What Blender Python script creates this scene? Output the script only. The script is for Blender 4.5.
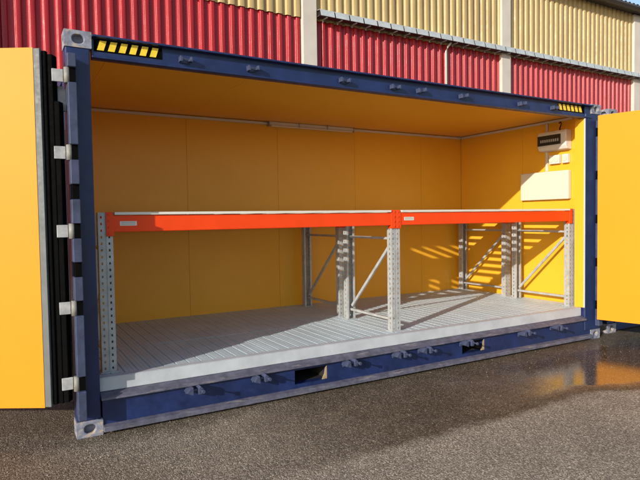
import bpy, bmesh, math, random
from mathutils import Vector, Matrix
random.seed(7)
for o in list(bpy.data.objects):
    bpy.data.objects.remove(o)
S = bpy.context.scene
COL = S.collection

# ------------------------------------------------------------------ camera
def cam_setup():
    yaw, pitch, roll = 0.5217, -0.0393, -0.0152
    f = Vector((math.sin(yaw)*math.cos(pitch), math.cos(yaw)*math.cos(pitch), math.sin(pitch)))
    r = f.cross(Vector((0, 0, 1))).normalized()
    u = r.cross(f)
    c, s = math.cos(roll), math.sin(roll)
    R = c*r + s*u
    U = -s*r + c*u
    cd = bpy.data.cameras.new('camera')
    co = bpy.data.objects.new('camera', cd)
    COL.objects.link(co)
    co.matrix_world = Matrix(((R.x, U.x, -f.x, -0.426), (R.y, U.y, -f.y, -4.262), (R.z, U.z, -f.z, 1.553), (0, 0, 0, 1)))
    cd.sensor_width = 36
    cd.lens = 36*555.6/640
    cd.clip_start = 0.05
    cd.clip_end = 1500
    S.camera = co
cam_setup()

# ------------------------------------------------------------------ light
SUN_DIR = Vector((1.0, 0.48, -0.341)).normalized()
w = bpy.data.worlds.new('World')
S.world = w
w.use_nodes = True
nt = w.node_tree
bg = nt.nodes['Background']
sky = nt.nodes.new('ShaderNodeTexSky')
sky.sky_type = 'NISHITA'
sky.sun_disc = False
sky.sun_elevation = math.radians(17.1)
sky.sun_rotation = math.radians(244.4)
sky.air_density = 1.0
sky.dust_density = 0.6
nt.links.new(sky.outputs[0], bg.inputs[0])
bg.inputs[1].default_value = 0.15
ld = bpy.data.lights.new('sun', 'SUN')
ld.energy = 4.1
ld.angle = math.radians(0.5)
ld.color = (1.0, 0.94, 0.83)
lo = bpy.data.objects.new('sun', ld)
lo.rotation_euler = SUN_DIR.to_track_quat('-Z', 'Y').to_euler()
lo.location = (-20, -10, 12)
COL.objects.link(lo)
S.view_settings.view_transform = 'Standard'
S.view_settings.look = 'None'
S.view_settings.gamma = 1
S.view_settings.use_curve_mapping = False
S.view_settings.exposure = 0.38
S.cycles.max_bounces = 10
S.cycles.diffuse_bounces = 6

# ------------------------------------------------------------------ materials
def new_mat(name):
    m = bpy.data.materials.new(name)
    m.use_nodes = True
    n = m.node_tree
    return m, n, n.nodes['Principled BSDF']

def N(nt, t, **kw):
    n = nt.nodes.new(t)
    for k, v in kw.items():
        if k.startswith('i_'):
            n.inputs[k[2:].replace('_', ' ')].default_value = v
        else:
            setattr(n, k, v)
    return n

def mathn(nt, op, a, b=None, clamp=False):
    n = nt.nodes.new('ShaderNodeMath'); n.operation = op; n.use_clamp = clamp
    for i, v in enumerate((a, b)):
        if v is None: continue
        if isinstance(v, (int, float)): n.inputs[i].default_value = v
        else: nt.links.new(v, n.inputs[i])
    return n.outputs[0]

def ramp(nt, fac, stops):
    r = nt.nodes.new('ShaderNodeValToRGB')
    el = r.color_ramp.elements
    el[0].position, el[0].color = stops[0][0], (*stops[0][1], 1)
    el[1].position, el[1].color = stops[-1][0], (*stops[-1][1], 1)
    for p, c in stops[1:-1]:
        e = el.new(p); e.color = (*c, 1)
    nt.links.new(fac, r.inputs[0])
    return r.outputs[0]

def mix(nt, fac, a, b):
    n = nt.nodes.new('ShaderNodeMix'); n.data_type = 'RGBA'
    for i, v in ((0, fac), (6, a), (7, b)):
        if isinstance(v, (int, float)): n.inputs[i].default_value = v
        elif isinstance(v, tuple): n.inputs[i].default_value = (*v, 1)
        else: nt.links.new(v, n.inputs[i])
    return n.outputs[2]

def coords(nt, scale=(1, 1, 1)):
    t = nt.nodes.new('ShaderNodeTexCoord')
    m = nt.nodes.new('ShaderNodeMapping')
    m.inputs['Scale'].default_value = scale
    nt.links.new(t.outputs['Object'], m.inputs[0])
    return m.outputs[0]

def noise(nt, vec, scale, detail=4, rough=0.6):
    n = nt.nodes.new('ShaderNodeTexNoise')
    n.inputs['Scale'].default_value = scale
    n.inputs['Detail'].default_value = detail
    n.inputs['Roughness'].default_value = rough
    nt.links.new(vec, n.inputs['Vector'])
    return n.outputs['Fac']

def bump(nt, b, h, strength=0.3, dist=0.01):
    n = nt.nodes.new('ShaderNodeBump')
    n.inputs['Strength'].default_value = strength
    n.inputs['Distance'].default_value = dist
    nt.links.new(h, n.inputs['Height'])
    nt.links.new(n.outputs[0], b.inputs['Normal'])

def paint(name, col, rough=0.4, metal=0.0, var=0.12, scale=3.0, wear=None, wear_at=0.66, wear_scale=14, streak=False,
          bmp=0.0, coat=0.0, spec=0.5, wear_stretch=(1, 1, 1), rvar=0.3):
    """paint / metal with faint tone variation, optional worn spots and grime"""
    m, nt, b = new_mat(name)
    v = coords(nt, (1, 1, 0.25) if streak else (1, 1, 1))
    f = noise(nt, v, scale, 5)
    lo_ = tuple(c*(1-var) for c in col); hi = tuple(min(1, c*(1+var)) for c in col)
    c = ramp(nt, f, [(0.3, lo_), (0.7, hi)])
    r = ramp(nt, noise(nt, coords(nt), scale*4, 4), [(0.3, (rough*(1-rvar*0.7),)*3), (0.75, (min(1, rough*(1+rvar)),)*3)])
    if wear:
        wf = noise(nt, coords(nt, wear_stretch), wear_scale, 8, 0.7)
        wm = ramp(nt, wf, [(wear_at, (0, 0, 0)), (wear_at+0.09, (1, 1, 1))])
        c = mix(nt, wm, c, wear)
    nt.links.new(c, b.inputs['Base Color'])
    nt.links.new(r, b.inputs['Roughness'])
    b.inputs['Metallic'].default_value = metal
    b.inputs['Specular IOR Level'].default_value = spec
    if coat: 
        b.inputs['Coat Weight'].default_value = coat
        b.inputs['Coat Roughness'].default_value = 0.15
    if bmp:
        bump(nt, b, noise(nt, coords(nt), 6, 3), bmp, 0.02)
    return m

M = {}
M['yellow'] = paint('yellow_panel_paint', (0.78, 0.395, 0.028), 0.34, var=0.04, scale=1.2, spec=0.4, rvar=0.04)
M['door_yellow'] = paint('yellow_door_paint', (0.70, 0.255, 0.008), 0.5, var=0.04, scale=1.0, spec=0.2, rvar=0.03)
M['navy'] = paint('navy_container_paint', (0.009, 0.020, 0.085), 0.42, var=0.35, scale=5, wear=(0.09, 0.105, 0.20), wear_at=0.70, wear_scale=13, bmp=0.12)
M['navy_worn'] = paint('worn_navy_paint', (0.040, 0.050, 0.100), 0.5, var=0.3, scale=8, wear=(0.27, 0.25, 0.28), wear_at=0.64, wear_scale=16, bmp=0.15)
M['lip'] = paint('scraped_blue_lip', (0.085, 0.083, 0.120), 0.55, var=0.4, scale=14, wear=(0.20, 0.175, 0.18), wear_at=0.56, wear_scale=26, bmp=0.2, wear_stretch=(0.18, 1, 2.2))
M['casting'] = paint('scraped_casting_steel', (0.20, 0.21, 0.27), 0.6, var=0.45, scale=22, wear=(0.42, 0.33, 0.25), wear_at=0.52, wear_scale=20, bmp=0.4)
M['hinge_steel'] = paint('galvanised_hinge_steel', (0.36, 0.36, 0.365), 0.5, 0.0, var=0.25, scale=20, wear=(0.36, 0.31, 0.27), wear_at=0.62, wear_scale=40)
M['knuckle'] = paint('dull_knuckle_steel', (0.22, 0.21, 0.19), 0.55, 0.0, var=0.25, scale=30)
M['galv'] = paint('galvanised_steel', (0.42, 0.43, 0.43), 0.48, 0.25, var=0.2, scale=10, wear=(0.30, 0.30, 0.30), wear_at=0.6, wear_scale=30)
M['grating'] = paint('galvanised_grating', (0.56, 0.57, 0.56), 0.55, 0.1, var=0.16, scale=2.2, wear=(0.40, 0.40, 0.39), wear_at=0.63, wear_scale=5)
def plank_mat():
    m, nt, b = new_mat('galvanised_floor_plank')
    v = coords(nt)
    f = noise(nt, v, 2.2, 6, 0.65)
    wvn = nt.nodes.new('ShaderNodeTexWave'); wvn.bands_direction = 'Y'; wvn.inputs['Scale'].default_value = 9.5
    wvn.inputs['Distortion'].default_value = 0.3
    nt.links.new(v, wvn.inputs['Vector'])
    c = ramp(nt, f, [(0.25, (0.44, 0.525, 0.575)), (0.55, (0.51, 0.605, 0.66)), (0.8, (0.57, 0.67, 0.72))])
    sp = ramp(nt, noise(nt, v, 38, 6, 0.75), [(0.62, (0, 0, 0)), (0.74, (1, 1, 1))])
    c = mix(nt, mathn(nt, 'MULTIPLY', sp, 0.5), c, (0.33, 0.34, 0.33))
    nt.links.new(c, b.inputs['Base Color'])
    b.inputs['Metallic'].default_value = 0.1
    b.inputs['Roughness'].default_value = 0.5
    bump(nt, b, wvn.outputs['Fac'], 0.35, 0.004)
    return m
M['plank'] = plank_mat()
M['sill'] = paint('grey_sill_plate', (0.45, 0.475, 0.51), 0.5, 0.0, var=0.14, scale=4, wear=(0.42, 0.40, 0.38), wear_at=0.66, wear_scale=9, bmp=0.15)
M['sump'] = paint('sump_tray_steel', (0.05, 0.052, 0.055), 0.7, 0.0, var=0.2)
M['orange'] = paint('orange_beam_enamel', (0.78, 0.055, 0.004), 0.42, var=0.06, scale=4, spec=0.3)
M['white'] = paint('white_enamel', (0.64, 0.61, 0.55), 0.4, var=0.04, scale=3)
M['board'] = paint('off_white_laminate', (0.64, 0.585, 0.46), 0.5, var=0.03, scale=2)
M['pvc'] = paint('grey_white_pvc', (0.58, 0.55, 0.48), 0.45, var=0.05)
M['slat'] = paint('pale_timber_slat', (0.62, 0.56, 0.46), 0.6, var=0.2, scale=8)
M['black'] = paint('black_rubber', (0.0025, 0.0025, 0.0025), 0.9, var=0.2, scale=10, spec=0.05)
M['dark'] = paint('dark_void_steel', (0.02, 0.018, 0.016), 0.7, var=0.2)
M['edge_grey'] = paint('grey_door_edge', (0.11, 0.118, 0.12), 0.6, var=0.2, scale=8)
M['hazard'] = paint('hazard_yellow_tape', (0.80, 0.56, 0.03), 0.45, var=0.12, scale=25, wear=(0.20, 0.15, 0.05), wear_at=0.66, wear_scale=45)
M['red'] = paint('red_sheet_cladding', (0.36, 0.014, 0.018), 0.27, var=0.18, scale=2.0, streak=True, spec=0.4)
M['beige'] = paint('beige_sheet_cladding', (0.46, 0.325, 0.140), 0.55, var=0.14, scale=2.0, streak=True)
M['pilaster'] = paint('pale_concrete_pilaster', (0.56, 0.50, 0.44), 0.7, var=0.08, scale=2)
M['tray'] = paint('galvanised_tray', (0.50, 0.53, 0.53), 0.45, 0.2, var=0.15, scale=6)
M['gutter'] = paint('dark_brown_gutter', (0.05, 0.04, 0.035), 0.5, var=0.2, scale=3)
M['roof'] = paint('dark_roof_sheet', (0.10, 0.095, 0.10), 0.55, var=0.15)
M['rust'] = paint('rusty_bent_plate', (0.34, 0.25, 0.14), 0.7, var=0.3, scale=20)
M['smoke'] = paint('smoked_acrylic', (0.03, 0.028, 0.022), 0.12, var=0.1)
M['breaker'] = paint('breaker_grey', (0.35, 0.35, 0.33), 0.5)
M['ink'] = paint('grey_print', (0.30, 0.28, 0.28), 0.6)

def asphalt():
    m, nt, b = new_mat('wet_asphalt')
    g = nt.nodes.new('ShaderNodeNewGeometry')
    pos = g.outputs['Position']
    sx = nt.nodes.new('ShaderNodeSeparateXYZ'); nt.links.new(pos, sx.inputs[0])
    X, Y = sx.outputs[0], sx.outputs[1]
    big = noise(nt, pos, 1.3, 5, 0.6)
    mid = noise(nt, pos, 6, 5, 0.65)
    vo = nt.nodes.new('ShaderNodeTexVoronoi'); vo.inputs['Scale'].default_value = 120
    nt.links.new(pos, vo.inputs['Vector'])
    v2 = nt.nodes.new('ShaderNodeTexVoronoi'); v2.inputs['Scale'].default_value = 300
    nt.links.new(pos, v2.inputs['Vector'])
    bw = nt.nodes.new('ShaderNodeSeparateColor'); nt.links.new(vo.outputs['Color'], bw.inputs[0])
    bw2 = nt.nodes.new('ShaderNodeSeparateColor'); nt.links.new(v2.outputs['Color'], bw2.inputs[0])
    stone = mathn(nt, 'ADD', mathn(nt, 'MULTIPLY', bw.outputs[0], 0.6), mathn(nt, 'MULTIPLY', bw2.outputs[1], 0.4))
    dry = ramp(nt, stone, [(0.0, (0.075, 0.060, 0.047)), (0.35, (0.205, 0.170, 0.134)), (0.7, (0.36, 0.30, 0.237)), (1.0, (0.92, 0.81, 0.66))])
    wet = ramp(nt, stone, [(0.0, (0.022, 0.016, 0.010)), (0.4, (0.066, 0.049, 0.032)), (0.78, (0.135, 0.105, 0.073)), (1.0, (0.52, 0.44, 0.33))])
    # wet band in front of the container, ending at a soft shoreline
    ys = mathn(nt, 'SUBTRACT', -1.30, mathn(nt, 'MULTIPLY', mathn(nt, 'MAXIMUM', mathn(nt, 'SUBTRACT', X, 4.0), 0.0), 0.35))
    edge = mathn(nt, 'SUBTRACT', Y, ys)
    edge = mathn(nt, 'ADD', edge, mathn(nt, 'MULTIPLY', mathn(nt, 'SUBTRACT', big, 0.5), 0.35))
    edge = mathn(nt, 'ADD', edge, mathn(nt, 'MULTIPLY', mathn(nt, 'SUBTRACT', mid, 0.5), 0.16))
    damp = nt.nodes.new('ShaderNodeMapRange'); damp.interpolation_type = 'SMOOTHSTEP'
    damp.inputs[1].default_value = -0.05; damp.inputs[2].default_value = 0.08
    nt.links.new(edge, damp.inputs[0])
    fade = nt.nodes.new('ShaderNodeMapRange'); fade.interpolation_type = 'SMOOTHSTEP'
    fade.inputs[1].default_value = 0.5; fade.inputs[2].default_value = 2.3; fade.inputs[3].default_value = 0.15
    nt.links.new(X, fade.inputs[0])
    dampf = mathn(nt, 'MULTIPLY', damp.outputs[0], fade.outputs[0])
    # left part stays half damp
    lf = nt.nodes.new('ShaderNodeMapRange'); lf.interpolation_type = 'SMOOTHSTEP'
    lf.inputs[1].default_value = 1.2; lf.inputs[2].default_value = -0.5; lf.inputs[3].default_value = 0.0; lf.inputs[4].default_value = 0.65
    nt.links.new(X, lf.inputs[0])
    dampf = mathn(nt, 'MAXIMUM', dampf, lf.outputs[0])
    dampf = mathn(nt, 'MULTIPLY', dampf, mathn(nt, 'ADD', 0.62, mathn(nt, 'MULTIPLY', mid, 0.6)), clamp=True)
    # standing water at the right end of the wet band
    px_ = mathn(nt, 'ADD', X, mathn(nt, 'MULTIPLY', mathn(nt, 'SUBTRACT', big, 0.5), 3.2))
    px_ = mathn(nt, 'ADD', px_, mathn(nt, 'MULTIPLY', mathn(nt, 'SUBTRACT', mid, 0.5), 0.9))
    pd = nt.nodes.new('ShaderNodeMapRange'); pd.interpolation_type = 'SMOOTHSTEP'
    pd.inputs[1].default_value = 2.3; pd.inputs[2].default_value = 4.3
    nt.links.new(px_, pd.inputs[0])
    sh = nt.nodes.new('ShaderNodeMapRange'); sh.interpolation_type = 'SMOOTHSTEP'
    sh.inputs[1].default_value = -0.02; sh.inputs[2].default_value = -0.40
    nt.links.new(Y, sh.inputs[0])
    wetc = nt.nodes.new('ShaderNodeMapRange'); wetc.interpolation_type = 'SMOOTHSTEP'
    wetc.inputs[1].default_value = 0.05; wetc.inputs[2].default_value = 0.26
    nt.links.new(edge, wetc.inputs[0])
    pud = mathn(nt, 'MULTIPLY', mathn(nt, 'MULTIPLY', pd.outputs[0], wetc.outputs[0]), sh.outputs[0])
    # dirty damp strip along the foot of the container
    ft = nt.nodes.new('ShaderNodeMapRange'); ft.interpolation_type = 'SMOOTHSTEP'
    ft.inputs[1].default_value = -0.45; ft.inputs[2].default_value = -0.02; ft.inputs[4].default_value = 0.75
    nt.links.new(mathn(nt, 'ADD', Y, mathn(nt, 'MULTIPLY', mathn(nt, 'SUBTRACT', mid, 0.5), 0.5)), ft.inputs[0])
    dampf = mathn(nt, 'MAXIMUM', dampf, ft.outputs[0])
    wetall = mathn(nt, 'MAXIMUM', dampf, pud)
    c = mix(nt, wetall, dry, wet)
    tint = ramp(nt, big, [(0.3, (0.80, 0.78, 0.76)), (0.7, (1.12, 1.10, 1.06))])
    mm = nt.nodes.new('ShaderNodeMix'); mm.data_type = 'RGBA'; mm.blend_type = 'MULTIPLY'; mm.inputs[0].default_value = 1
    nt.links.new(c, mm.inputs[6]); nt.links.new(tint, mm.inputs[7])
    nt.links.new(mm.outputs[2], b.inputs['Base Color'])
    rg = mathn(nt, 'SUBTRACT', 0.78, mathn(nt, 'MULTIPLY', dampf, 0.30))
    rg = mathn(nt, 'MULTIPLY', rg, mathn(nt, 'SUBTRACT', 1.0, mathn(nt, 'MULTIPLY', pud, 0.76)), clamp=True)
    nt.links.new(rg, b.inputs['Roughness'])
    nt.links.new(mathn(nt, 'ADD', 0.18, mathn(nt, 'MULTIPLY', pud, 0.32)), b.inputs['Specular IOR Level'])
    h = mathn(nt, 'ADD', mathn(nt, 'MULTIPLY', vo.outputs['Distance'], -1.0), mathn(nt, 'MULTIPLY', mid, 0.6))
    bn = nt.nodes.new('ShaderNodeBump'); bn.inputs['Distance'].default_value = 0.007
    nt.links.new(h, bn.inputs['Height'])
    nt.links.new(mathn(nt, 'SUBTRACT', 0.62, mathn(nt, 'MULTIPLY', pud, 0.59)), bn.inputs['Strength'])
    nt.links.new(bn.outputs[0], b.inputs['Normal'])
    return m
M['asphalt'] = asphalt()

# ------------------------------------------------------------------ mesh helpers
class MB:
    def __init__(self): self.bm = bmesh.new()
    def face(self, pts):
        return self.bm.faces.new([self.bm.verts.new(p) for p in pts])
    def box(self, x0, x1, y0, y1, z0, z1):
        P = [(x, y, z) for z in (z0, z1) for y in (y0, y1) for x in (x0, x1)]
        v = [self.bm.verts.new(p) for p in P]
        for f in ((0, 2, 3, 1), (4, 5, 7, 6), (0, 1, 5, 4), (2, 6, 7, 3), (0, 4, 6, 2), (1, 3, 7, 5)):
            self.bm.faces.new([v[i] for i in f])
        return self
    def prism(self, poly, axis, a0, a1):
        """poly: 2-D outline in the two other axes (order: x->(y,z), y->(x,z), z->(x,y))"""
        def pt(p, a):
            return {'x': (a, p[0], p[1]), 'y': (p[0], a, p[1]), 'z': (p[0], p[1], a)}[axis]
        A = [self.bm.verts.new(pt(p, a0)) for p in poly]
        B = [self.bm.verts.new(pt(p, a1)) for p in poly]
        n = len(poly)
        for i in range(n):
            self.bm.faces.new((A[i], A[(i+1) % n], B[(i+1) % n], B[i]))
        self.bm.faces.new(A); self.bm.faces.new(B[::-1])
        return self
    def bar(self, p0, p1, w_, h_, up=(0, 0, 1)):
        p0, p1 = Vector(p0), Vector(p1)
        d = (p1-p0).normalized()
        s = d.cross(Vector(up)).normalized()
        u = s.cross(d)
        A = [self.bm.verts.new(p0+s*a*w_/2+u*b*h_/2) for a, b in ((-1, -1), (1, -1), (1, 1), (-1, 1))]
        B = [self.bm.verts.new(p1+s*a*w_/2+u*b*h_/2) for a, b in ((-1, -1), (1, -1), (1, 1), (-1, 1))]
        for i in range(4):
            self.bm.faces.new((A[i], A[(i+1) % 4], B[(i+1) % 4], B[i]))
        self.bm.faces.new(A[::-1]); self.bm.faces.new(B)
        return self
    def tube(self, pts, r, n=10):
        pts = [Vector(p) for p in pts]
        rings = []
        for i, p in enumerate(pts):
            d = (pts[min(i+1, len(pts)-1)]-pts[max(i-1, 0)]).normalized()
            ref = Vector((0, 0, 1)) if abs(d.z) < 0.9 else Vector((1, 0, 0))
            s = d.cross(ref).normalized(); u = s.cross(d)
            rings.append([self.bm.verts.new(p+(s*math.cos(t)+u*math.sin(t))*r) for t in [2*math.pi*k/n for k in range(n)]])
        for a, b in zip(rings, rings[1:]):
            for k in range(n):
                f = self.bm.faces.new((a[k], a[(k+1) % n], b[(k+1) % n], b[k])); f.smooth = True
        self.bm.faces.new(rings[0][::-1]); self.bm.faces.new(rings[-1])
        return self
    def holed(self, c, u, v, hu, hv, ru, rv, depth):
        """rectangular plate with an oval hole whose wall runs inwards and ends in a floor"""
        c, u, v = Vector(c), Vector(u), Vector(v)
        n = u.cross(v)
        K = 24
        out, inn, dp = [], [], []
        for k in range(K):
            t = 2*math.pi*k/K
            ct, st = math.cos(t), math.sin(t)
            sc = min(hu/abs(ct) if abs(ct) > 1e-6 else 1e9, hv/abs(st) if abs(st) > 1e-6 else 1e9)
            out.append(self.bm.verts.new(c+u*ct*sc+v*st*sc))
            # stadium outline
            L = ru-rv
            px = ct*rv+(L if ct > 1e-6 else -L if ct < -1e-6 else 0); py = st*rv
            inn.append(self.bm.verts.new(c+u*px+v*py))
            dp.append(self.bm.verts.new(c+u*px+v*py-n*depth))
        for k in range(K):
            j = (k+1) % K
            self.bm.faces.new((out[k], out[j], inn[j], inn[k]))
            self.bm.faces.new((inn[k], inn[j], dp[j], dp[k]))
        self.bm.faces.new(dp)
        # corner fillers
        for sx_, sy_ in ((1, 1), (-1, 1), (-1, -1), (1, -1)):
            cor = c+u*hu*sx_+v*hv*sy_
            near = sorted(out, key=lambda w_: (w_.co-cor).length)
            a = min((w_ for w_ in out if abs((w_.co-c).dot(u)-hu*sx_) < 1e-5), key=lambda w_: (w_.co-cor).length, default=None)
            b = min((w_ for w_ in out if abs((w_.co-c).dot(v)-hv*sy_) < 1e-5), key=lambda w_: (w_.co-cor).length, default=None)
            if a and b and a is not b and (a.co-cor).length > 1e-6 and (b.co-cor).length > 1e-6:
                self.bm.faces.new((a, self.bm.verts.new(cor), b))
        return self
    def build(self, name, mat, parent=None, bevel=0.0, loc=None, normals=True):
        bm = self.bm
        if normals: bmesh.ops.recalc_face_normals(bm, faces=bm.faces[:])
        me = bpy.data.meshes.new(name)
        bm.to_mesh(me); bm.free()
        me.materials.append(mat)
        o = bpy.data.objects.new(name, me)
        COL.objects.link(o)
        if parent: o.parent = parent
        if loc: o.location = loc
        if bevel:
            b = o.modifiers.new('bevel', 'BEVEL'); b.width = bevel; b.segments = 2; b.limit_method = 'ANGLE'
            b.angle_limit = math.radians(40)
        return o

def tag(o, label=None, cat=None, group=None, kind=None):
    if label: o['label'] = label
    if cat: o['category'] = cat
    if group: o['group'] = group
    if kind: o['kind'] = kind
    return o
def empty(name, loc=(0, 0, 0), rz=0.0):
    o = bpy.data.objects.new(name, None)
    o.empty_display_size = 0.2
    o.location = loc; o.rotation_euler = (0, 0, rz)
    COL.objects.link(o)
    return o
def dup(o, parent=None):
    c = o.copy(); COL.objects.link(c)
    c.parent = parent
    for ch in list(o.children): dup(ch, c)
    return c

# ------------------------------------------------------------------ ground
g = MB(); g.face([(-250, -250, 0), (250, -250, 0), (250, 250, 0), (-250, 250, 0)])
tag(g.build('asphalt_ground', M['asphalt']), 'damp brown asphalt yard with stony surface and an orange reflecting puddle', 'ground', kind='structure')

# ------------------------------------------------------------------ warehouse behind
WY = 6.2
wh = empty('warehouse', (11, WY, 0))
tag(wh, 'long warehouse with red lower and beige upper ribbed cladding behind the containers', 'building')
def P(mb, name, mat, parent, bevel=0.0):
    """build with world coordinates, then hang under a parent that sits elsewhere"""
    o = mb.build(name, mat, None, bevel)
    o.parent = parent
    o.matrix_parent_inverse = Matrix.Translation(-Vector(parent.location))
    return o
def corrugated(x0, x1, z0, z1, yb, depth, pitch, prof):
    m = MB(); x = x0
    pts = []
    while x < x1:
        for fx, fy in prof:
            pts.append((x+fx*pitch, yb-fy*depth))
        x += pitch
    A = [m.bm.verts.new((p[0], p[1], z0)) for p in pts]
    B = [m.bm.verts.new((p[0], p[1], z1)) for p in pts]
    for i in range(len(pts)-1):
        f = m.bm.faces.new((A[i], A[i+1], B[i+1], B[i])); f.smooth = True
    return m
PIL = [-0.55, 5.35, 11.25, 17.15, 23.05, 28.95]
XL, XR = -12.0, 34.0
def rib_profile(valley, f0, ridge):
    """valley flat, rounded flank up, ridge flat, rounded flank down (fractions of the pitch)"""
    pr = [(0, 0), (valley*0.5, 0), (valley, 0)]
    for k in range(1, 8):
        t = k/8; pr.append((valley+f0*t, t*t*(3-2*t)))
    pr += [(valley+f0, 1), (valley+f0+ridge*0.5, 1), (valley+f0+ridge, 1)]
    f1 = 1-valley-f0-ridge
    for k in range(1, 8):
        t = k/8; pr.append((valley+f0+ridge+f1*t, 1-t*t*(3-2*t)))
    return pr
red = rib_profile(0.42, 0.12, 0.30)
bei = rib_profile(0.20, 0.18, 0.46)
P(corrugated(XL, XR, 0.35, 5.80, WY, 0.045, 0.207, red), 'red_cladding', M['red'], wh)
P(corrugated(XL, XR, 5.76, 7.80, WY-0.02, 0.05, 0.207, bei), 'beige_cladding', M['beige'], wh)
P(MB().box(XL, XR, WY-0.02, WY+0.25, 0, 0.35), 'plinth', M['pilaster'], wh)
P(MB().box(XL, XR, WY+0.03, WY+0.25, 0.352, 7.8), 'back_wall', M['dark'], wh)
for x in PIL:
    P(MB().box(x-0.165, x+0.165, WY-0.13, WY+0.02, 0, 7.78), 'pilaster', M['pilaster'], wh, 0.006)
P(MB().box(XL, XR, WY-0.32, WY+0.1, 7.80, 7.84), 'soffit', M['gutter'], wh)
gm = MB()
gm.prism([(WY-0.46, 7.87), (WY-0.47, 7.82), (WY-0.43, 7.77), (WY-0.37, 7.75), (WY-0.31, 7.77), (WY-0.29, 7.82), (WY-0.29, 7.86), (WY-0.31, 7.86), (WY-0.31, 7.83), (WY-0.37, 7.78), (WY-0.43, 7.80), (WY-0.45, 7.87)], 'x', XL, XR)
P(gm, 'gutter', M['gutter'], wh)
P(MB().box(XL, XR, WY-0.288, WY-0.26, 7.841, 7.89), 'fascia_board', M['gutter'], wh)
rm = corrugated(XL, XR, 0, 1, 0, 0.045, 0.207, red)
for v in rm.bm.verts:
    t = v.co.z; r_ = -v.co.y
    v.co.y = WY-0.40+t*14; v.co.z = 7.90+r_+t*2.2
P(rm, 'roof', M['roof'], wh)
for x in [XL+0.6+0.9*i for i in range(50)]:
    pass

# cable tray along the cladding joint
ct = empty('cable_tray', (5.5, WY-0.2, 5.78))
tag(ct, 'grey galvanised cable tray running along the joint of red and beige cladding', 'cable tray')
tm = MB()
tm.box(5.52, 33, WY-0.25, WY-0.10, 5.80, 5.812)
tm.box(5.52, 33, WY-0.112, WY-0.104, 5.813, 5.94)
tm.box(5.52, 33, WY-0.256, WY-0.250, 5.813, 5.90)
P(tm, 'tray', M['gutter'], ct)
cm = MB()
x = 5.53
while x < 33:
    y0_, y1_ = WY-0.30, WY-0.09
    a_, b_ = x, x+0.335
    cm.prism([(y0_, 5.792), (y0_+0.006, 5.788), (y0_+0.046, 5.925), (y0_+0.040, 5.93)], 'x', a_, b_)
    cm.prism([(y0_+0.047, 5.925), (y0_+0.041, 5.931), (y1_, 5.955), (y1_, 5.949)], 'x', a_, b_)
    x += 0.37
P(cm, 'cover_plate', M['tray'], ct)
x = 5.7; bmk = None
k = 0
while x < 33 and k < 74:
    mb_ = MB()
    mb_.box(-0.012, 0.012, -0.26, -0.065, 5.770, 5.797); mb_.box(-0.012, 0.012, -0.085, -0.065, 5.735, 5.77)
    if bmk is None:
        bmk = mb_.build('bracket', M['tray'], ct); first = True
        bmk.location = (x-5.5, 0.2, -5.78)
    else:
        c = bmk.copy(); COL.objects.link(c); c.parent = ct; c.location = (x-5.5, 0.2, -5.78)
        mb_.bm.free()
    x += 0.37; k += 1
dp_ = MB().tube([(9.28, WY-0.16, 5.80), (9.22, WY-0.10, 5.70), (9.20, WY-0.075, 5.60), (9.20, WY-0.075, 0.4)], 0.028)
tag(dp_.build('cable_conduit', M['pvc']), 'thin white pipe dropping down the red cladding from the tray', 'pipe')

# ------------------------------------------------------------------ containers
HT, LN, WD = 2.896, 6.058, 2.438
def casting(x, y, z, sx, sy, top):
    """corner casting; sx, sy = outward directions in x and y"""
    m = MB(); a, b, c = 0.089, 0.081, 0.059
    cx, cy, cz = x-sx*a, y-sy*b, z+(-c if top else c)
    yf, xf = cy+sy*b, cx+sx*a
    zf = cz+(c if top else -c)
    # holed outer faces
    m.holed((cx, yf, cz), (-sy, 0, 0) if sy > 0 else (1, 0, 0), (0, 0, 1), a, c, 0.040, 0.032, 0.05)
    m.holed((xf, cy, cz), (0, sx, 0), (0, 0, 1), b, c, 0.040, 0.030, 0.05)
    if top: m.holed((cx, cy, zf), (1, 0, 0), (0, 1, 0), a, b, 0.062, 0.032, 0.04)
    else: m.face([(cx-a, cy-b, zf), (cx+a, cy-b, zf), (cx+a, cy+b, zf), (cx-a, cy+b, zf)])
    # plain inner faces
    m.face([(cx-a, cy-sy*b, cz-c), (cx+a, cy-sy*b, cz-c), (cx+a, cy-sy*b, cz+c), (cx-a, cy-sy*b, cz+c)])
    m.face([(cx-sx*a, cy-b, cz-c), (cx-sx*a, cy+b, cz-c), (cx-sx*a, cy+b, cz+c), (cx-sx*a, cy-b, cz+c)])
    zi = cz-(c if top else -c)
    m.face([(cx-a, cy-b, zi), (cx+a, cy-b, zi), (cx+a, cy+b, zi), (cx-a, cy+b, zi)])
    bmesh.ops.remove_doubles(m.bm, verts=m.bm.verts[:], dist=0.0005)
    return m
def all_castings(parent, mat):
    for x, sx in ((0, -1), (LN, 1)):
        for y, sy in ((0, -1), (WD, 1)):
            for z, tp in ((0, False), (HT, True)):
                casting(x, y, z, sx, sy, tp).build('corner_casting', mat, parent, 0.006)

co = empty('shipping_container', (0, 0, 0))
tag(co, 'navy blue side-opening shipping container with bright yellow interior, doors swung open', 'container')
all_castings(co, M['casting'])

def post(x0, x1, y0, y1, name='corner_post'):
    return MB().box(x0, x1, y0, y1, 0.119, HT-0.119)
post(0.004, 0.165, 0.004, 0.155).build('corner_post', M['navy'], co, 0.008)
post(5.768, LN-0.004, 0.004, 0.10).build('corner_post', M['navy'], co, 0.008)
post(0.004, 0.13, WD-0.16, WD-0.004).build('corner_post', M['navy'], co, 0.008)
post(LN-0.10, LN-0.004, WD-0.11, WD-0.004).build('corner_post', M['navy'], co, 0.008)

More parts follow.
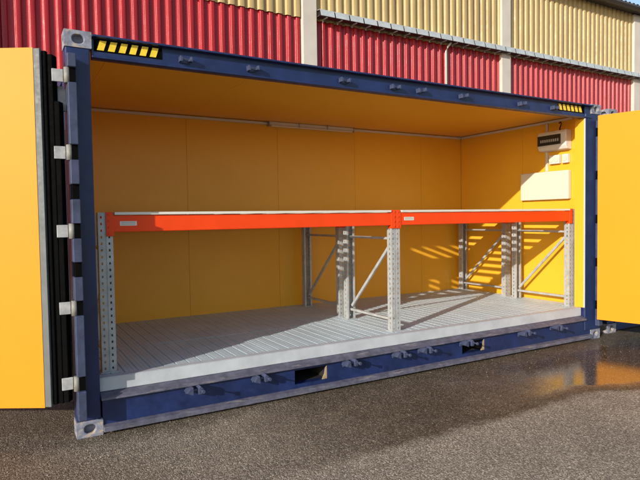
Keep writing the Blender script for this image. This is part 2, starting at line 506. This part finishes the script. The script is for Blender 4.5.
# front bottom rail with fork pockets
KX = [0.85, 1.41, 2.30, 2.87, 3.19, 3.75, 4.63, 5.18]
PK = [(1.757, 2.09), (3.73, 4.064)]
PZ0, PZ1 = 0.105, 0.228
rail = MB()
xs = [0.178, PK[0][0], PK[0][1], PK[1][0], PK[1][1], LN-0.178]
for i in range(0, 6, 2):
    rail.box(xs[i], xs[i+1], 0.012, 0.09, 0.07, 0.275)
for a, b in PK:
    rail.box(a, b, 0.012, 0.09, 0.07, PZ0); rail.box(a, b, 0.012, 0.09, PZ1, 0.275)
rail.build('bottom_rail', M['navy'], co)
fl = MB().prism([(-0.032, 0.022), (0.09, 0.022), (0.09, 0.0695), (0.010, 0.0695), (-0.027, 0.056)], 'x', 0.179, LN-0.179)
fl.build('bottom_flange', M['lip'], co, 0.004)
lp = MB().prism([(-0.026, 0.254), (-0.024, 0.268), (0.047, 0.300), (0.09, 0.300), (0.09, 0.276), (0.0115, 0.2755), (0.010, 0.262), (-0.020, 0.254)], 'x', 0.168, 5.765)
lp.build('rail_lip', M['lip'], co, 0.003)
for a, b in PK:
    t = MB()
    t.box(a-0.006, a, 0.091, 1.2, PZ0-0.006, PZ1+0.006); t.box(b, b+0.006, 0.091, 1.2, PZ0-0.006, PZ1+0.006)
    t.box(a, b, 0.091, 1.2, PZ0-0.006, PZ0); t.box(a, b, 0.091, 1.2, PZ1, PZ1+0.006)
    t.box(a, b, 1.2, 1.206, PZ0, PZ1)
    fp = t.build('fork_pocket', M['dark'], co)
    q = MB().prism([(b-0.055, PZ0+0.002), (b-0.004, PZ0+0.002), (b-0.004, PZ1-0.004), (b-0.02, PZ1-0.02), (b-0.03, PZ0+0.05)], 'y', 0.02, 0.026)
    q.build('bent_plate', M['rust'], fp)
# grey sill
sm = MB()
sm.box(0.166, 5.752, 0.048, 0.054, 0.302, 0.398)
sm.box(0.166, 5.752, 0.048, 0.125, 0.398, 0.404)
sm.build('sill', M['sill'], co, 0.003)
MB().box(0.17, 5.95, 0.13, 2.30, 0.302, 0.315).build('sump_tray', M['sump'], co)
MB().box(0.01, LN-0.01, 0.092, WD-0.02, 0.232, 0.30).build('floor_base', M['navy'], co)

# top rail
tr = MB()
tr.box(0.179, LN-0.179, 0.022, 0.07, 2.716, 2.868)
tr.prism([(-0.030, 2.876), (-0.030, 2.862), (0.0215, 2.860), (0.0215, 2.876)], 'x', 0.179, LN-0.179)
tr.prism([(-0.004, 2.720), (0.0215, 2.714), (0.0215, 2.742), (-0.004, 2.734)], 'x', 0.179, LN-0.179)
tr.build('top_rail', M['navy'], co, 0.002)
# hazard stripes on a black band
def hazard(x0, x1, n, skew):
    b = MB().box(x0-0.02, x1+0.02, 0.0185, 0.0215, 2.772, 2.858).build('hazard_marking', M['black'], co)
    st = MB()
    p = (x1-x0)/n
    for i in range(n):
        a = x0+i*p; wv = p*0.62
        st.prism([(a, 2.781), (a+wv, 2.781), (a+wv+skew, 2.850), (a+skew, 2.850)], 'y', 0.0155, 0.0183)
    st.build('stripe', M['hazard'], b)
hazard(0.215, 0.660, 6, 0.022)
hazard(5.30, 5.74, 6, -0.022)

# lock keepers on both rails
def keeper(top):
    m = MB()
    if top:
        m.box(-0.045, 0.045, 0.013, 0.0218, -0.022, 0.022)
        m.prism([(-0.05, -0.020), (-0.028, -0.020), (-0.022, 0.012), (-0.044, 0.024)], 'y', -0.034, 0.0125)
        m.prism([(0.022, -0.014), (0.052, -0.014), (0.052, 0.022), (0.036, 0.022), (0.036, 0.0), (0.022, 0.0)], 'y', -0.034, 0.0125)
    else:
        m.box(-0.06, 0.06, 0.018, 0.0278, -0.040, 0.034)
        m.prism([(-0.075, -0.012), (-0.022, -0.036), (-0.022, 0.026), (-0.05, 0.018)], 'y', -0.075, 0.0175)
        m.prism([(0.018, -0.034), (0.046, -0.034), (0.058, 0.004), (0.034, 0.030), (0.018, 0.016)], 'y', -0.075, 0.0175)
        m.tube([(-0.022, -0.04, -0.004), (0.02, -0.04, -0.004)], 0.011, 8)
        m.tube([(0.036, -0.0745, 0.0), (0.036, -0.125, 0.002)], 0.007, 8); m.tube([(0.036, -0.1255, 0.002), (0.036, -0.142, 0.002)], 0.015, 10)
    return m
kt = kb = None
for x in KX:
    if kt is None:
        kt = keeper(True).build('lock_keeper', M['navy_worn'], co, 0.003, (x, 0, 2.785))
        kb = keeper(False).build('lock_keeper', M['navy_worn'], co, 0.003, (x, -0.016, 0.232))
    else:
        for src, z in ((kt, 2.785), (kb, 0.236)):
            c = src.copy(); COL.objects.link(c); c.parent = co; c.location = (x, -0.016 if z < 1 else 0, z)
            c.rotation_euler = (0, random.uniform(-0.15, 0.15), 0)

# yellow lining
bp = MB()
xs = [0.165]+[0.33+1.2*i for i in range(5)]+[5.952]
for a, b in zip(xs, xs[1:]):
    bp.box(a+0.0015, b-0.0015, 2.302, 2.345, 0.316, 2.80)
for xx in xs[1:-1]:
    for sx_ in (-0.03, 0.03):
        for k in range(6):
            bp.tube([(xx+sx_, 2.3019, 0.55+k*0.43), (xx+sx_, 2.2990, 0.55+k*0.43)], 0.007, 8)
bp.build('back_panel', M['yellow'], co)
rp = MB()
for a, b in ((0.10, 1.0985), (1.1015, 2.3005)):
    rp.box(5.954, 5.99, a, b, 0.316, 2.80)
rp.build('right_panel', M['yellow'], co)
lpn = MB()
for a, b in ((0.158, 1.0985), (1.1015, 2.3005)):
    lpn.box(0.13, 0.1625, a, b, 0.316, 2.80)
lpn.build('left_panel', M['yellow'], co)
cp = MB()
for a, b in zip(xs, xs[1:]):
    cp.box(a+0.001, b-0.001, 0.072, 2.344, 2.801, 2.84)
cp.build('ceiling_panel', M['yellow'], co)
MB().box(5.7535, 5.7665, 0.004, 0.02, 0.405, 2.713).build('door_stop_strip', M['pilaster'], co, 0.002)
MB().box(5.757, 5.7665, 0.021, 0.101, 0.405, 2.713).build('jamb_trim', M['yellow'], co)
MB().box(5.767, 5.953, 0.102, 0.15, 0.316, 2.80).build('jamb_panel', M['yellow'], co)
# outer skins
def corr_wall(along, a0, a1, fixed, z0, z1, out, pitch=0.275, depth=0.036):
    m = MB(); pts = []; a = a0
    while a < a1-1e-6:
        for fx, fy in ((0, 0), (0.25, 0), (0.5, 1), (0.75, 1)):
            t = a+fx*pitch
            if t <= a1: pts.append((t, fy*depth))
        a += pitch
    pts.append((a1, 0))
    def q(p, z): return (p[0], fixed+out*p[1], z) if along == 'x' else (fixed+out*p[1], p[0], z)
    A = [m.bm.verts.new(q(p, z0)) for p in pts]; B = [m.bm.verts.new(q(p, z1)) for p in pts]
    for i in range(len(pts)-1): m.bm.faces.new((A[i], A[i+1], B[i+1], B[i]))
    return m
corr_wall('y', 0.156, WD-0.16, 0.127, 0.16, 2.79, -1).build('end_wall', M['navy'], co)
corr_wall('y', 0.11, WD-0.12, LN-0.05, 0.16, 2.79, 1).build('end_wall', M['navy'], co)
corr_wall('x', 0.13, LN-0.11, WD-0.05, 0.16, 2.79, 1).build('rear_wall', M['navy'], co)
MB().box(0.165, LN-0.03, 0.071, WD-0.08, 2.845, 2.872).build('roof', M['navy'], co)
for x0, x1 in ((0.085, 0.128), (LN-0.06, LN-0.012)):
    MB().box(x0, x1, 0.163, WD-0.163, 2.791, 2.875).build('end_top_rail', M['navy'], co)
    MB().box(x0, x1, 0.163, WD-0.163, 0.02, 0.158).build('end_bottom_rail', M['navy'], co)
MB().box(0.179, LN-0.179, WD-0.09, WD-0.012, 2.791, 2.875).build('rear_top_rail', M['navy'], co)
MB().box(0.179, LN-0.179, WD-0.09, WD-0.012, 0.02, 0.158).build('rear_bottom_rail', M['navy'], co)
# pale lock rod and bracket on the left end
lr = MB()
lr.tube([(0.012, 0.33, 0.30), (0.012, 0.33, 0.95)], 0.017)
lr.box(0.0, 0.06, 0.30, 0.42, 0.42, 0.56)
lr.build('lock_rod', M['hinge_steel'], co)
lr = MB()
lr.box(-0.052, -0.012, 0.03, 0.05, 2.02, 2.50); lr.box(-0.056, 0.003, 0.02, 0.06, 2.33, 2.48); lr.tube([(-0.066, 0.05, 2.26), (-0.066, 0.05, 2.42)], 0.013)
lr.build('lock_bracket', M['hinge_steel'], co)

# hinge strip segments standing proud of the posts; hinges with blades
HZ = [2.555, 2.03, 1.49, 0.955, 0.425]
def hinge_strip(x0, x1, gaps, ydep=-0.128):
    z = 0.165
    for c in sorted(gaps)+[2.752]:
        MB().box(x0, x1, ydep, 0.0025, z, c-0.052).build('hinge_strip', M['navy_worn'], co, 0.005)
        z = c+0.052
def gap_shade_fill(x0, x1, ydep):  # black filler box, paints the shade seen in the gaps between strip segments
    return MB().box(x0+0.012, x1-0.002, ydep+0.03, 0.0025, 0.17, 2.69)
gap_shade_fill(0.002, 0.058, -0.128).build('gap_shade_fill', M['black'], co)
gap_shade_fill(5.958, 6.03, -0.055).build('gap_shade_fill', M['black'], co)
mids = [(HZ[i]+HZ[i+1])/2 for i in range(4)]
hinge_strip(0.002, 0.058, HZ+mids[1:2]+mids[2:3])
hinge_strip(5.958, 6.03, HZ, -0.055)

DZ0, DZ1 = 0.275, 2.728
def door(name, hx, hy, ang, width, flip, lab=None):
    """door leaf; local +x runs from the hinge edge outwards, its yellow face looks along local -y (flip: +y)"""
    d = MB().box(0.03, width, 0.012, 0.115, DZ0, DZ1).build('side_door', M['navy'], co, 0.004)
    d.location = (hx, hy, 0); d.rotation_euler = (0, 0, ang)
    s = -1 if flip else 1
    if flip:
        for v in d.data.vertices: v.co.y = -v.co.y
    def yy(a, b): return (min(a*s, b*s), max(a*s, b*s))
    y0, y1 = yy(-0.006, 0.0115)
    MB().box(0.0, width-0.03, y0, y1, DZ0-0.004, DZ1+0.004).build('inner_panel', M['door_yellow'], d)
    return d, s, yy
# left door: swung fully open past the end of the container
ang = math.pi-math.radians(31)
dl, s, yy = door('side_door', -0.196, -0.012, ang, 1.48, True)
y0, y1 = yy(-0.004, 0.03)
MB().box(-0.045, -0.001, y0, y1, DZ0, DZ1).build('edge_trim', M['edge_grey'], dl, 0.003)
y0, y1 = yy(0.016, 0.05)
m = MB(); m.box(-0.075, -0.046, y0, y1, DZ0+0.01, DZ1-0.01)
y0, y1 = yy(0.031, 0.10); m.box(-0.112, 0.029, y0, y1, DZ0+0.012, DZ1-0.03)
m.box(-0.150, -0.1125, y0+0.004, y1-0.004, DZ0+0.02, 2.38)  # added black strip, stands in for the shade between door and post
m.build('gasket', M['black'], dl, 0.006)
for z in HZ:
    h = MB(); h.box(-0.135, -0.055, -0.055, 0.012, z-0.048, z+0.048)
    o = MB().box(-0.090, -0.018, -0.060, -0.046, z-0.043, z+0.043).build('hinge_blade', M['hinge_steel'], co, 0.003)
    MB().tube([(0.003, -0.082, z-0.052), (0.003, -0.082, z+0.052)], 0.021, 12).build('hinge_knuckle', M['knuckle'], co)
    h.bm.free()
# right door: standing open towards the viewer
dr, s, yy = door('side_door', 5.838, -0.11, math.atan2(-0.965, 0.26), 1.48, False)
for o_ in [dr]:
    for v in o_.data.vertices: pass
y0, y1 = yy(0.012, 0.09)
MB().box(0.002, 0.0295, y0, y1, DZ0, DZ1).build('gasket', M['black'], dr)

# neighbour container, mostly hidden behind the right door
nc = empty('shipping_container', (6.36, 0.09, 0))
tag(nc, 'closed dark blue shipping container hidden behind the open right yellow door', 'container')
all_castings(nc, M['casting'])
for x0, x1 in ((0.01, 0.15), (LN-0.15, LN-0.01)):
    for y0, y1 in ((0.01, 0.15), (WD-0.15, WD-0.01)):
        post(x0, x1, y0, y1).build('corner_post', M['navy'], nc, 0.006)
corr_wall('x', 0.151, LN-0.151, 0.06, 0.159, 2.78, -1).build('side_wall', M['navy'], nc)
corr_wall('x', 0.151, LN-0.151, WD-0.06, 0.159, 2.78, 1).build('side_wall', M['navy'], nc)
corr_wall('y', 0.151, WD-0.151, 0.06, 0.159, 2.78, -1).build('end_wall', M['navy'], nc)
corr_wall('y', 0.151, WD-0.151, LN-0.06, 0.159, 2.78, 1).build('end_wall', M['navy'], nc)
for z0, z1 in ((0.02, 0.158), (2.781, 2.865)):
    for y0, y1 in ((0.012, 0.10), (WD-0.10, WD-0.012)):
        MB().box(0.179, LN-0.179, y0, y1, z0, z1).build('side_rail', M['navy'], nc)
    for x0, x1 in ((0.012, 0.10), (LN-0.10, LN-0.012)):
        MB().box(x0, x1, 0.163, WD-0.163, z0, z1).build('end_rail', M['navy'], nc)
MB().box(0.101, LN-0.101, 0.101, WD-0.101, 2.83, 2.86).build('roof', M['navy'], nc)

# ------------------------------------------------------------------ floor gratings
def grating(y0, y1, label):
    m = MB()
    X0, X1 = 0.166, 5.95
    m.box(X0, X1, y0, y0+0.006, 0.366, 0.40); m.box(X0, X1, y1-0.006, y1, 0.366, 0.40)
    x = X0+0.004
    while x < X1-0.03:
        for k, wv in enumerate((0.0285, 0.0285, 0.0250)):
            xa = x+0.031*k
            if xa+wv < X1: m.box(xa, xa+wv, y0+0.006, y1-0.006, 0.372, 0.3995+random.uniform(-0.0006, 0.0006))
        x += 0.1
    n = int((y1-y0)/0.05)
    for k in range(1, n):
        yv = y0+k*(y1-y0)/n
        m.box(X0, X1, yv-0.0045, yv+0.0045, 0.376, 0.3982)
    o = m.build('floor_grating', M['plank'], None, normals=True)
    tag(o, label, 'grating', 'steel floor gratings')
grating(0.128, 0.985, 'front row of galvanised floor grating next to the grey sill')
grating(0.993, 2.298, 'rear row of galvanised floor grating along the yellow back wall')

# ------------------------------------------------------------------ storage racks
UW, UD = 0.105, 0.07
def upright_mesh(h):
    """perforated C section: front face at y=0 looking -y, x centred"""
    m = MB(); th = 0.003
    xh = [(-0.030, 0.012), (0.026, 0.012)]     # hole columns: centre, width
    e = [-UW/2, -0.036, -0.024, 0.020, 0.032, UW/2]
    # solid strips, middle one set back as a groove
    m.box(e[0], e[1], 0, th, 0, h)
    m.box(e[2], -0.008, 0, th, 0, h); m.box(-0.008, 0.004, 0.006, 0.006+th, 0, h); m.box(0.004, e[3], 0, th, 0, h)
    m.box(-0.010, -0.008, th, 0.0095, 0, h); m.box(0.004, 0.006, th, 0.0095, 0, h)
    m.box(e[4], e[5], 0, th, 0, h)
    p = 0.05; n = int(h/p)
    for a, b in ((e[1], e[2]), (e[3], e[4])):
        z = 0
        for k in range(n+1):
            zc = 0.03+k*p
            z1 = min(zc-0.009, h)
            if z1 > z: m.box(a, b, 0, th, z, z1)
            z = zc+0.009
            if z >= h: break
        if z < h: m.box(a, b, 0, th, z, h)
    for sx in (-1, 1):
        x0, x1 = sorted((sx*UW/2, sx*(UW/2-th)))
        m.box(x0, x1, th, 0.026, 0, h); m.box(x0, x1, 0.038, UD, 0, h)
        z = 0
        for k in range(n+1):
            zc = 0.03+k*p
            z1 = min(zc-0.011, h)
            if z1 > z: m.box(x0, x1, 0.026, 0.038, z, z1)
            z = zc+0.011
            if z >= h: break
        x2, x3 = sorted((sx*UW/2, sx*(UW/2-0.022)))
        m.box(x2, x3, UD, UD+th, 0, h)
    return m
FZ = 0.404
def rack(label, y0, y1, XF, stickers):
    r = empty('storage_rack', (0, 0, 0))
    tag(r, label, 'rack', 'orange beamed storage racks')
    src = None; H = 1.62-FZ
    for x in XF:
        for yv, fl_ in ((y0, False), (y1, True)):
            if src is None:
                u = src = upright_mesh(H).build('upright', M['galv'], r)
                fs = MB().box(-0.065, 0.065, -0.02, 0.095, -0.003, 0.004).build('footplate', M['galv'], u)
            else:
                u = src.copy(); COL.objects.link(u); u.parent = r
                f2 = fs.copy(); COL.objects.link(f2); f2.parent = u
            u.location = (x, yv, FZ)
            if fl_: u.rotation_euler = (0, 0, math.pi)
        xa = x+0.012
        a, b = y0+UD-0.02, y1-UD+0.02
        MB().box(xa-0.018, xa+0.018, a, b, 0.500, 0.525).build('brace', M['galv'], r, 0.002)
        MB().box(xa-0.018, xa+0.018, a, b, 1.325, 1.350).build('brace', M['galv'], r, 0.002)
        MB().bar((xa-0.005, b-0.03, 0.555), (xa-0.005, a+0.03, 1.29), 0.03, 0.022, (1, 0, 0)).build('brace', M['galv'], r, 0.002)
    for xa, xb, stk in zip(XF, XF[1:], stickers):
        x0, x1 = xa+UW/2+0.002, xb-UW/2-0.002
        for yv, sg in ((y0, 1), (y1, -1)):
            ya, yb = sorted((yv-sg*0.006, yv+sg*0.044))
            bm_ = MB()
            # step beam: full-height tube with a lower ledge behind
            bm_.box(x0, x1, ya, yb, 1.470, 1.598)
            be = bm_.build('beam', M['orange'], r, 0.006)
            # end connectors hooked on the uprights
            for xe, dx in ((x0, -1), (x1, 1)):
                q0, q1 = sorted((xe, xe+dx*0.052))
                c = MB()
                yc0, yc1 = sorted((yv-sg*0.012, yv-sg*0.004))
                c.box(q0, q1, yc0, yc1, 1.440, 1.6235)
                s0, s1 = sorted((xe-dx*0.006, xe+dx*0.002))
                y2, y3 = sorted((yv-sg*0.012, yv+sg*0.05))
                c.box(s0, s1, y2, y3, 1.440, 1.600)
                for zz in (1.46, 1.508, 1.556, 1.603):
                    xm = xe+dx*0.03
                    y4, y5 = sorted((yv-sg*0.012, yv-sg*0.018))
                    c.box(xm-0.007, xm+0.007, y4, y5, zz-0.008, zz+0.008)
                c.build('beam_connector', M['orange'], be, 0.004)
            if stk and sg == 1:
                st = MB().box(x0+0.05, x0+0.175, ya-0.0022, ya-0.0004, 1.518, 1.552).build('sticker', M['white'], be)
                li = MB()
                for kz in (1.527, 1.537, 1.545):
                    li.box(x0+0.058, x0+0.165, ya-0.0034, ya-0.0024, kz-0.0015, kz+0.0015)
                li.build('print', M['ink'], be)
            ed0, ed1 = sorted((yv-sg*0.022, yv+sg*0.03))
            MB().box(x0+0.012, x1-0.01, ed0, ed1, 1.6015, 1.6220).build('edge_strip', M['white'], r, 0.002)
        x = x0+0.03; sl = None
        while x < x1-0.10:
            if sl is None:
                sl = MB().box(0, 0.11, y0+0.034, y1-0.034, 1.6005, 1.6225).build('shelf_slat', M['slat'], r, 0.002, (x, 0, 0))
            else:
                c = sl.copy(); COL.objects.link(c); c.parent = r; c.location = (x+random.uniform(-0.006, 0.006), 0, 0)
            x += 0.29
    return r
rack('front storage rack with two bays of orange beams facing the sill', 0.185, 1.085, [0.262, 3.005, 5.765], [True, True])
rack('rear storage rack behind the other one, against the yellow back wall', 1.262, 2.19, [0.30, 3.055, 5.84], [False, False])

# ------------------------------------------------------------------ fittings
def trunk(b, label):
    tag(MB().box(*b).build('cable_trunking', M['pvc'], None, 0.003), label, 'trunking', 'cable trunking runs')
trunk((0.17, 2.585, 2.275, 2.300, 2.762, 2.792), 'pale trunking under the ceiling, on the back wall left of the batten light')
trunk((3.895, 5.925, 2.275, 2.300, 2.762, 2.792), 'pale trunking under the ceiling, on the back wall right of the batten light')
trunk((5.925, 5.952, 0.30, 2.272, 2.764, 2.792), 'long level trunking along the top of the right wall')
trunk((5.929, 5.952, 0.672, 0.706, 2.645, 2.762), 'very short upright trunking above the white fuse box')
trunk((5.929, 5.952, 0.672, 0.706, 2.128, 2.383), 'short upright trunking between fuse box and large blank wall box')
bl = empty('batten_light', (3.24, 2.25, 2.73))
tag(bl, 'long slim unlit batten light where the back wall meets the ceiling', 'light')
P(MB().box(2.60, 3.88, 2.240, 2.300, 2.756, 2.798), 'housing', M['pvc'], bl, 0.006)
P(MB().box(2.62, 3.86, 2.232, 2.280, 2.736, 2.7555), 'diffuser', M['board'], bl, 0.008)
ec = MB(); 
for x in (2.59, 3.02, 3.45, 3.876): ec.box(x, x+0.008, 2.228, 2.300, 2.740, 2.80)
P(ec, 'clip', M['breaker'], bl)

fb = empty('fuse_box', (5.90, 0.54, 2.51))
tag(fb, 'white fuse box with smoked front cover high on the right wall', 'fuse box')
FY0, FY1, FZ0, FZ1 = 0.325, 0.755, 2.385, 2.640
bx = MB().prism([(5.952, FZ0), (5.860, FZ0+0.01), (5.835, FZ0+0.05), (5.835, FZ1-0.03), (5.852, FZ1), (5.952, FZ1)], 'y', FY0, FY1)
P(bx, 'case', M['white'], fb, 0.010)
P(MB().box(5.822, 5.8345, FY0+0.075, FY1-0.006, FZ0+0.075, FZ1-0.05), 'smoked_cover', M['smoke'], fb, 0.004)
br = MB()
for i in range(9):
    yv = FY0+0.10+i*0.032
    br.box(5.8165, 5.8215, yv, yv+0.018, FZ0+0.115, FZ0+0.150)
P(br, 'breaker', M['breaker'], fb)

bd = MB().box(5.885, 5.952, 0.328, 1.083, 1.752, 2.124)
tag(bd.build('cover_board', M['board'], None, 0.012), 'large blank off-white box on the right wall above the rack', 'wall box')
def socket(y0, y1, gangs, label):
    r = empty('wall_socket', (5.95, (y0+y1)/2, 2.275)); tag(r, label, 'socket')
    P(MB().box(5.900, 5.952, y0, y1, 2.218, 2.332), 'case', M['white'], r, 0.006)
    n = gangs; wv = (y1-y0)/n
    for i in range(n):
        c = (y0+y1)/2 if n == 1 else y0+wv*(i+0.5)
        mm_ = MB().tube([(5.8985, c, 2.275), (5.890, c, 2.275)], 0.034, 16)
        P(mm_, 'outlet', M['board'], r)
socket(0.475, 0.628, 2, 'white double wall socket under the fuse box')
socket(0.345, 0.435, 1, 'small single white wall socket nearest the container opening')
cb = MB().tube([(5.935, 0.50, 2.742), (5.925, 0.47, 2.752), (5.92, 0.455, 2.735), (5.925, 0.47, 2.705), (5.93, 0.485, 2.68), (5.925, 0.482, 2.645)], 0.007, 8)
tag(cb.build('cable_loop', M['black']), 'short black cable looping out above the white fuse box', 'cable')

# loose grit lying on the damp tarmac
gr = MB()
rg = random.Random(11)
def pebble(x, y, r):
    c = Vector((x, y, r*0.35))
    V = []
    for dx, dy, dz in ((1, 0, 0), (0, 1, 0), (-1, 0, 0), (0, -1, 0), (0, 0, 0.8), (0, 0, -0.5)):
        k = r*rg.uniform(0.7, 1.2)
        V.append(gr.bm.verts.new(c+Vector((dx*k, dy*k, dz*k))))
    for a, b, d in ((0, 1, 4), (1, 2, 4), (2, 3, 4), (3, 0, 4), (1, 0, 5), (2, 1, 5), (3, 2, 5), (0, 3, 5)):
        gr.bm.faces.new((V[a], V[b], V[d]))
for i in range(260):
    pebble(rg.uniform(-0.9, 0.9), rg.uniform(-0.75, 0.2) if rg.random() < 0.8 else rg.uniform(-1.3, 0), rg.uniform(0.002, 0.0065)) if i % 1 == 0 else None
for i in range(220):
    pebble(rg.uniform(0.2, 6.0), -abs(rg.gauss(0.06, 0.45))-0.04, rg.uniform(0.002, 0.006))
M['grit'] = paint('pale_grit', (0.27, 0.23, 0.185), 0.8, var=0.5, scale=60, spec=0.2)
tag(gr.build('loose_grit', M['grit']), 'pale loose grit scattered over the damp asphalt', 'grit', kind='stuff')
